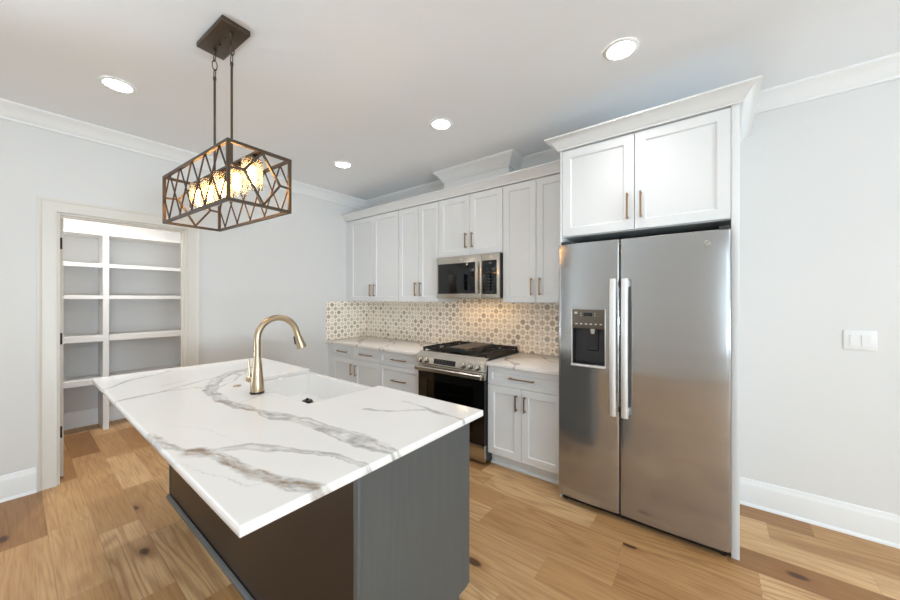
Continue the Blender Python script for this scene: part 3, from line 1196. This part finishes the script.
# ================================================================== ISLAND
IX0, IX1 = .860, 3.000
IYB, IYF = -2.409, -1.775
t = thing('kitchen_island', (1.93, -2.1, 0), 'grey and brown kitchen island base under the overhanging white counter', 'island')
zt = ZC - .031
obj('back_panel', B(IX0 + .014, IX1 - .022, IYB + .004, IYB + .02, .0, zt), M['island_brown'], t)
obj('back_stile', B(IX0, IX0 + .014, IYB, IYB + .02, .0, zt), M['island_grey'], t)
obj('corner_trim', B(IX1 - .022, IX1 + .003, IYB - .001, IYB + .016, .0, zt, .003), M['island_grey'], t)
obj('end_panel', B(IX1 - .018, IX1, IYB + .0165, IYF - .022, .075, zt), M['island_grey'], t)
obj('end_panel_foot', B(IX1 - .018, IX1, IYB + .0165, IYF - .085, 0, .0745), M['island_grey'], t)
obj('end_panel', B(IX0, IX0 + .018, IYB + .0205, IYF - .022, 0, zt), M['island_grey'], t)
obj('base_moulding', prism_x(bmesh.new(), [(IYB, 0), (IYB - .016, 0), (IYB - .015, .012), (IYB - .008, .02), (IYB, .024)], IX0 - .008, IX1), M['island_grey'], t)
obj('toe_kick', B(IX0 + .019, IX1 - .019, IYF - .10, IYF - .085, 0, .0745), M['island_grey'], t)
SX0, SX1 = 1.482, 2.288
bm = bmesh.new()
box(bm, IX0 + .019, SX0 - .03, IYF - .045, IYF - .022, .075, zt)
box(bm, SX1 + .03, IX1 - .019, IYF - .045, IYF - .022, .075, zt)
box(bm, SX0 - .03, SX1 + .03, IYF - .045, IYF - .022, .075, .60)
obj('front_frame', bm, M['island_grey'], t)
for (a, b, z1) in ((IX0, SX0 - .03, zt), (SX0 - .03, 1.885, .60), (1.885, SX1 + .03, .60), (SX1 + .03, IX1, zt)):
    obj('door', shaker(a + G, b - G, .078, z1 - .002, IYF, s=-1), M['island_grey'], t)

# ---- island countertop: slab with a notch for the apron sink and drawn veins
TX0, TX1, TY0, TY1 = .639, 3.032, -2.764, -1.711
NY = -2.172           # back of the sink notch
CT = .028
veins = {
    'main': (.030, [(1.02, -1.86), (1.11, -2.0), (1.18, -2.13), (1.30, -2.25), (1.45, -2.33), (1.593, -2.38), (1.74, -2.405), (1.869, -2.413), (2.014, -2.407), (2.249, -2.366), (2.472, -2.316), (2.677, -2.301), (2.845, -2.281), (2.985, -2.281), (3.04, -2.278)], 1.0, 0.10),
    'edge': (.011, [(1.869, -2.425), (2.014, -2.420), (2.16, -2.39)], .3, .8),
    'front': (.016, [(2.16, -2.77), (2.28, -2.762), (2.377, -2.745), (2.445, -2.712), (2.521, -2.653), (2.569, -2.574), (2.685, -2.505), (2.816, -2.448), (2.916, -2.417), (3.043, -2.40)], .9, .1),
    'brown': (.030, [(2.480, -2.702), (2.543, -2.675), (2.654, -2.652), (2.791, -2.639), (2.880, -2.625), (2.960, -2.600), (3.04, -2.558)], .55, .95),
    'brown2': (.012, [(2.60, -2.665), (2.72, -2.655), (2.86, -2.630)], .5, .8),
    'stub': (.030, [(2.93, -2.60), (3.0, -2.575), (3.04, -2.555)], .8, .3),
    'left': (.008, [(1.471, -2.77), (1.440, -2.70), (1.426, -2.641), (1.428, -2.509), (1.452, -2.419), (1.52, -2.385), (1.593, -2.38)], .8, 0),
    'left2': (.009, [(1.471, -2.77), (1.427, -2.577), (1.306, -2.379), (1.235, -2.20), (1.16, -2.06), (1.10, -1.97)], .8, .05),
    'left3': (.009, [(1.10, -2.77), (1.0, -2.69), (.892, -2.618), (.818, -2.451), (.74, -2.37)], .85, .0),
    'tick': (.007, [(1.243, -2.538), (1.188, -2.387)], .6, 0),
    'web1': (.010, [(1.593, -2.38), (1.46, -2.22), (1.30, -2.12), (1.18, -2.13)], .7, .05),
    'web2': (.008, [(1.45, -2.33), (1.38, -2.20), (1.24, -2.05), (1.09, -2.0)], .6, .05),
    'spur': (.006, [(2.014, -2.407), (1.982, -2.325), (1.90, -2.235), (1.93, -2.17)], .55, .3),
    'right': (.008, [(2.585, -2.039), (2.640, -2.02), (2.692, -1.993), (2.813, -1.88)], .75, .0),
    'right2': (.010, [(2.631, -1.852), (2.700, -1.850), (2.788, -1.853), (2.900, -1.866), (2.958, -1.873), (3.04, -1.881)], .75, .0),
    'knot': (.014, [(2.575, -2.045), (2.600, -2.035)], .85, 0),
    'fine': (.0035, [(2.42, -2.775), (2.558, -2.761), (2.664, -2.737), (2.785, -2.698), (2.86, -2.69), (2.90, -2.640)], .35, 0),
    'fine2': (.003, [(1.95, -2.76), (2.1, -2.68), (2.3, -2.60), (2.55, -2.57)], .16, 0),
}

def lattice(p, q):
    """smooth value noise on arrays"""
    i, j = np.floor(p), np.floor(q)
    fx, fy = p - i, q - j
    fx = fx * fx * (3 - 2 * fx)
    fy = fy * fy * (3 - 2 * fy)
    def h(a, b):
        s = np.sin(a * 127.1 + b * 311.7) * 43758.5453
        return s - np.floor(s)
    return (h(i, j) * (1 - fx) + h(i + 1, j) * fx) * (1 - fy) + (h(i, j + 1) * (1 - fx) + h(i + 1, j + 1) * fx) * fy

def fbm(x, y, s, o=4):
    t, a = 0, 1.0
    for q in range(o):
        t = t + a * (lattice(x * s + 17.3 * q, y * s - 9.1 * q) - .5)
        s *= 2.1
        a *= .55
    return t

def vein_values(x, y):
    dx = .016 * fbm(x, y, 9) + .006 * fbm(x + 5, y, 34, 3)
    dy = .016 * fbm(x + 31, y + 7, 9) + .006 * fbm(x + 3, y + 9, 34, 3)
    X, Y = x + dx, y + dy
    grey = np.zeros_like(x)
    warm = np.zeros_like(x)
    for q, (wd, pts, g, w) in enumerate(veins.values()):
        best = np.full_like(x, 9.0)
        sl = np.zeros_like(x)
        cum = 0.0
        for (ax, ay), (bx, by) in zip(pts, pts[1:]):
            L = math.hypot(bx - ax, by - ay)
            tt = np.clip(((X - ax) * (bx - ax) + (Y - ay) * (by - ay)) / L ** 2, 0, 1)
            ex, ey = X - ax - tt * (bx - ax), Y - ay - tt * (by - ay)
            d = np.hypot(ex, ey)
            near = d < abs(best)
            sg = np.sign((bx - ax) * ey - (by - ay) * ex)
            best = np.where(near, d * np.where(sg == 0, 1, sg), best)
            sl = np.where(near, cum + tt * L, sl)
            cum += L
        width = wd * np.clip(1 + 1.0 * fbm(sl + 3.3 * q, sl * 0 + q, 7, 3), .4, 1.7)
        r = best / width
        a = abs(r)
        if wd > .012:
            streak = fbm(sl * 1.0 + q, r * .09 + 5 * q, 16, 3)              # runs along the vein
            body = np.clip((1.05 - a) / .25, 0, 1) * np.clip(.42 + .8 * streak, .1, .85)
            on = np.clip(.6 + 1.8 * fbm(sl + 9 * q, np.sign(r) * 3.0 + q, 8, 3), 0, 1)
            rim = np.exp(-((a - .95) / (.0022 / width + .04)) ** 2) * on * .85
            mid = np.exp(-((r - .25 - .9 * fbm(sl + q, sl * 0 + 2.0, 9, 2)) / (.0020 / width + .03)) ** 2) * np.clip(.3 + 1.6 * fbm(sl, sl * 0 + 4 + q, 10, 2), 0, .8)
            v = np.clip(np.maximum(body, np.maximum(rim, mid)), 0, 1)
            wv = np.clip((1.0 - a) / .3, 0, 1) * np.clip(.35 + 1.5 * fbm(sl + 40, r * .12 + q, 18, 3), 0, 1)
        else:
            v = np.clip(1.2 - a, 0, 1) ** .7 * np.clip(.75 + .9 * fbm(sl + q, sl * 0 + 1.0, 12, 3), .15, 1)
            wv = v
        grey = np.maximum(grey, g * v)
        warm = np.maximum(warm, w * wv)
    return grey, warm

bm = bmesh.new()
st = .005
nx = int(round((TX1 - TX0) / st)); ny = int(round((TY1 - TY0) / st))
xs = np.linspace(TX0 + .002, TX1 - .002, nx + 1)
ys = np.linspace(TY0 + .002, TY1 - .002, ny + 1)
i0, i1 = np.argmin(abs(xs - SX0)), np.argmin(abs(xs - SX1))
j0 = np.argmin(abs(ys - NY))
grid = {}
for i in range(nx + 1):
    for j in range(ny + 1):
        if i0 < i < i1 and j > j0:
            continue
        grid[i, j] = bm.verts.new((xs[i], ys[j], ZC))
for i in range(nx):
    for j in range(ny):
        if i0 <= i < i1 and j >= j0:
            continue
        bm.faces.new((grid[i, j], grid[i + 1, j], grid[i + 1, j + 1], grid[i, j + 1]))
loop = ([(i, 0) for i in range(nx)] + [(nx, j) for j in range(ny)] + [(i, ny) for i in range(nx, i1, -1)] + [(i1, j) for j in range(ny, j0, -1)]
        + [(i, j0) for i in range(i1, i0, -1)] + [(i0, j) for j in range(j0, ny)] + [(i, ny) for i in range(i0, 0, -1)] + [(0, j) for j in range(ny, 0, -1)])
prev = [grid[k2] for k2 in loop]
n = len(prev)
outv = []
for q in range(n):
    p0, p1, p2 = prev[q - 1].co, prev[q].co, prev[(q + 1) % n].co
    d1, d2 = (p1 - p0).normalized(), (p2 - p1).normalized()
    n1, n2 = Vector((d1.y, -d1.x, 0)), Vector((d2.y, -d2.x, 0))
    outv.append((n1 + n2) / (1 + n1.dot(n2)))
base = [v.co.copy() for v in prev]
for off, dz in ((.0013, .0006), (.002, .002), (.002, CT / 2), (.002, CT - .001), (.001, CT)):
    ring = [bm.verts.new(base[q] + outv[q] * off - Vector((0, 0, dz))) for q in range(n)]
    for q in range(n):
        bm.faces.new((prev[q], ring[q], ring[(q + 1) % n], prev[(q + 1) % n]))
    prev = ring
bm.faces.new(prev[::-1])
co = np.array([v.co[:] for v in bm.verts])
# on the edges the veins carry on through the thickness, slanting a little
ex = co[:, 0] + (ZC - co[:, 2]) * .5
g_, w_ = vein_values(ex, co[:, 1] - (ZC - co[:, 2]) * .3)
itop = obj('island_countertop', bm, M['quartz'], origin=((TX0 + TX1) / 2, (TY0 + TY1) / 2, ZC - CT), angle=50)
tag(itop, 'white island countertop with grey and brown veins, cut out around the sink', 'countertop')
ca = itop.data.color_attributes.new('vein', 'FLOAT_COLOR', 'POINT')
arr = np.zeros((len(itop.data.vertices), 4), np.float32)
arr[:, 0] = g_
arr[:, 1] = w_
arr[:, 3] = 1
ca.data.foreach_set('color', arr.ravel())

# ---- apron-front sink
t = thing('apron_sink', (1.885, -1.93, .66), 'white apron-front sink set into the island counter', 'sink')
bx0, bx1, by0, by1 = SX0 - .012, SX1 + .012, NY - .012, -1.688
sz1 = ZC - CT - .001
zb = .700
bm = bmesh.new()
def rr(x0, x1, y0, y1, r, z, n=6):
    o = []
    for cx, cy, a0 in ((x1 - r, y1 - r, 0), (x0 + r, y1 - r, 90), (x0 + r, y0 + r, 180), (x1 - r, y0 + r, 270)):
        for i in range(n + 1):
            a = math.radians(a0 + 90 * i / n)
            o.append(bm.verts.new((cx + r * math.cos(a), cy + r * math.sin(a), z)))
    return o
rings = [rr(bx0, bx1, by0, by1, .012, .645), rr(bx0, bx1, by0, by1, .012, sz1 - .004), rr(bx0 + .003, bx1 - .003, by0 + .003, by1 - .003, .012, sz1),
         rr(SX0 + .012, SX1 - .012, NY + .010, by1 - .034, .02, sz1), rr(SX0 + .015, SX1 - .015, NY + .013, by1 - .037, .022, sz1 - .004),
         rr(SX0 + .024, SX1 - .024, NY + .022, by1 - .046, .03, zb + .03), rr(SX0 + .032, SX1 - .032, NY + .03, by1 - .054, .035, zb + .008), rr(SX0 + .055, SX1 - .055, NY + .05, by1 - .075, .04, zb)]
for a, b in zip(rings, rings[1:]):
    for j in range(len(a)):
        bm.faces.new((a[j], a[(j + 1) % len(a)], b[(j + 1) % len(a)], b[j]))
bm.faces.new(rings[-1])
bm.faces.new(rings[0][::-1])
obj('basin', bm, M['ceramic'], t)
dxy = (1.725, -1.862)
bm = bmesh.new()
lathe(bm, [(.0, .001), (.026, .001), (.030, .003), (.038, .004), (.045, .0015), (.045, .0), (0, 0)], dxy + (zb,), 32)
dn = obj('drain', bm, M['faucet'], t)
bm = bmesh.new()
lathe(bm, [(0, .0), (.034, .0), (.034, .010), (.030, .014), (.010, .015), (.009, .026), (0, .027)], dxy + (zb + .004,), 28)
obj('strainer', bm, M['black'], t)

# ---- faucet
fx, fy = 1.872, -2.243
t = thing('kitchen_faucet', (fx, fy, ZC), 'champagne gold high-arc pull-down faucet behind the sink', 'faucet')
bm = bmesh.new()
lathe(bm, [(0, 0), (.037, 0), (.037, .009), (.0355, .011), (0, .011)], (fx, fy, ZC + .0005), 36)
obj('base_ring', bm, M['black'], t)
bm = bmesh.new()
lathe(bm, [(0, .0115), (.0350, .0115), (.0345, .03), (.031, .075), (.0265, .125), (.0225, .165), (.0195, .195), (.0185, .205), (0, .205)], (fx, fy, ZC), 36)
obj('body', bm, M['faucet'], t)
bm = bmesh.new()
pts = [(fx, fy, ZC + .206), (fx, fy, 1.13), (fx, fy, 1.172)]
yc, rc = fy + .115, .115
for i in range(1, 25):
    a = PI - math.radians(165) * i / 24
    pts.append((fx, yc + rc * math.cos(a), 1.177 + rc * math.sin(a)))
tube(bm, pts, .0175, 20)
obj('spout', bm, M['faucet'], t)
e = Vector(pts[-1])
d = (e - Vector(pts[-2])).normalized()
bm = bmesh.new()
lathe(bm, [(0, .0005), (.0178, .0005), (.0185, .03), (.022, .06), (.0285, .105), (.0285, .110), (.024, .112), (0, .112)], e, 28, d)
hd = obj('spray_head', bm, M['faucet'], t)
bm = bmesh.new()
side = Vector((-.62, -.78, 0)).normalized()
side = (side - d * side.dot(d)).normalized()
pc = e + d * .055
bar(bm, pc + side * .020 - d * .022, pc + side * .026 + d * .026, .016, .010, side)
obj('spray_button', bm, M['black'], hd)
bm = bmesh.new()
hz = .952
hd_ = Vector((-.80, -.60, 0))
hc = Vector((fx, fy, hz))
tube(bm, [hc + hd_ * .024, hc + hd_ * .052], .017, 20)
lathe(bm, [(0, 0), (.017, 0), (.014, .006), (0, .008)], hc + hd_ * .052, 20, hd_)
obj('handle_hub', bm, M['faucet'], t)
bm = bmesh.new()
tube(bm, [hc + hd_ * .044 + Vector((0, 0, .012)), hc + hd_ * .047 + Vector((0, 0, .06)), hc + hd_ * .052 + Vector((0, 0, .112))], [.0075, .0065, .0055], 14)
obj('lever', bm, M['faucet'], t)
bm = bmesh.new()
lathe(bm, [(0, 0), (.0215, 0), (.0215, .003), (.019, .005), (.013, .005), (.012, .0075), (0, .0075)], (1.612, -2.251, ZC + .0005), 28)
tag(obj('air_switch_button', bm, M['faucet']), 'small round gold button flush in the island counter left of the faucet', 'button')

# ================================================================== HANGING FIXTURE
LX, LY, LL, LW, ZT1, ZB1 = 1.889, -2.418, .797, .283, 2.079, 1.818
t = thing('island_chandelier', (LX, LY, ZB1), 'dark bronze rectangular cage chandelier with five glowing bulbs over the island', 'chandelier')
t.rotation_euler.z = .0547
ca_ = obj('canopy', B(LX - .155, LX + .155, LY - .065, LY + .065, H - .026, H - .0005, .003), M['dark_metal'], t)
for q in (-.035, .035):
    bm = bmesh.new()
    lathe(bm, [(0, 0), (.006, 0), (.005, .006), (0, .007)], (LX + q, LY, H - .026), 14, (0, 0, -1))
    obj('cap_screw', bm, M['black'], ca_)
RO = .1
for s in (-1, 1):
    x = LX + s * RO
    bm = bmesh.new()
    z = H - .026
    lathe(bm, [(0, 0), (.009, 0), (.009, .010), (.004, .014), (0, .014)], (x, LY, z), 14, (0, 0, -1))
    z -= .010
    for i in range(3):
        h, w = .054, .0115
        ax = (1, 0) if i % 2 == 0 else (0, 1)
        loop_ = []
        for j in range(16):
            a = 2 * PI * j / 16
            dx2, dz2 = w * math.cos(a), h / 2 * math.sin(a)
            loop_.append((x + ax[0] * dx2, LY + ax[1] * dx2, z - h / 2 + dz2))
        tube(bm, loop_, .0026, 8, closed=True)
        z -= h - .007
    obj('chain', bm, M['dark_metal'], t)
    bm = bmesh.new()
    tube(bm, [(x, LY, z + .004), (x, LY, z - .012)], .0075, 14)
    tube(bm, [(x, LY, z - .012), (x, LY, ZT1)], .0055, 14)
    obj('rod', bm, M['dark_metal'], t)
cx0, cx1, cy0, cy1 = LX - LL / 2, LX + LL / 2, LY - LW / 2, LY + LW / 2
ft = .013
bm = bmesh.new()
for x in (cx0 + ft / 2, cx1 - ft / 2):
    for y in (cy0 + ft / 2, cy1 - ft / 2):
        box(bm, x - ft / 2, x + ft / 2, y - ft / 2, y + ft / 2, ZB1, ZT1)
for z in (ZB1, ZT1 - ft):
    for y in (cy0, cy1 - ft):
        box(bm, cx0 + ft, cx1 - ft, y, y + ft, z, z + ft)
    for x in (cx0, cx1 - ft):
        box(bm, x, x + ft, cy0 + ft, cy1 - ft, z, z + ft)
obj('frame', bm, M['dark_metal'], t)
for y in (cy0 + ft / 2, cy1 - ft / 2):
    bm = bmesh.new()
    nX = 4
    a0, a1 = cx0 + ft, cx1 - ft
    w = (a1 - a0) / (nX + 1)
    st0 = a0 + .5 * w
    zc_ = (ZB1 + ZT1) / 2
    for zz in (ZB1 + ft, ZT1 - ft):
        bar(bm, (a0, y, zc_), (st0, y, zz), .0045, .006, (0, 1, 0))
        bar(bm, (a1, y, zc_), (a1 - .5 * w, y, zz), .0045, .006, (0, 1, 0))
    for i in range(nX):
        for (p, q) in ((ZB1 + ft, ZT1 - ft), (ZT1 - ft, ZB1 + ft)):
            dy_ = .0025 if p > q else -.0025
            bar(bm, (st0 + i * w, y + dy_, p), (st0 + (i + 1) * w, y + dy_, q), .0045, .006, (0, 1, 0))
    obj('side_lattice', bm, M['dark_metal'], t)
for x in (cx0 + ft / 2, cx1 - ft / 2):
    bm = bmesh.new()
    zm = (ZB1 + ZT1) / 2
    ya, yb = cy0 + ft, cy1 - ft
    W_ = yb - ya
    top, bot = (ya + .52 * W_, ZT1 - ft), (ya + .54 * W_, ZB1 + ft)
    ln, rn = (ya + .22 * W_, zm + .018), (ya + .84 * W_, zm - .010)
    for p, q in ((top, ln), (ln, bot), (bot, rn), (rn, top), (ln, (ya, zm + .012)), (rn, (yb, zm - .012))):
        bar(bm, (x, p[0], p[1]), (x, q[0], q[1]), .009, .010, (1, 0, 0))
    obj('end_lattice', bm, M['dark_metal'], t)
obj('socket_bar', B(cx0 + ft, cx1 - ft, LY - .010, LY + .010, ZT1 - .011, ZT1 - .0005), M['dark_metal'], t)
for i in range(5):
    x = LX + (i - 2) * .155
    bm = bmesh.new()
    lathe(bm, [(0, 0), (.022, 0), (.030, .006), (.030, .012), (.019, .014), (.017, .048), (0, .048)], (x, LY, ZT1 - .0115), 22, (0, 0, -1))
    so = obj('socket', bm, M['dark_metal'], t)
    bm = bmesh.new()
    lathe(bm, [(.0205, .0125), (.044, .018), (.044, .150), (.0425, .150), (.0425, .0195), (.0205, .014)], (x, LY, ZT1 - .0115), 28, (0, 0, -1))
    obj('glass_shade', bm, M['glass_shade'], so)
    bm = bmesh.new()
    lathe(bm, [(0, .0485), (.011, .0485), (.013, .060), (.0165, .082), (.0165, .110), (.011, .128), (0, .136)], (x, LY, ZT1 - .0115), 20, (0, 0, -1))
    obj('bulb', bm, M['bulb'], so)
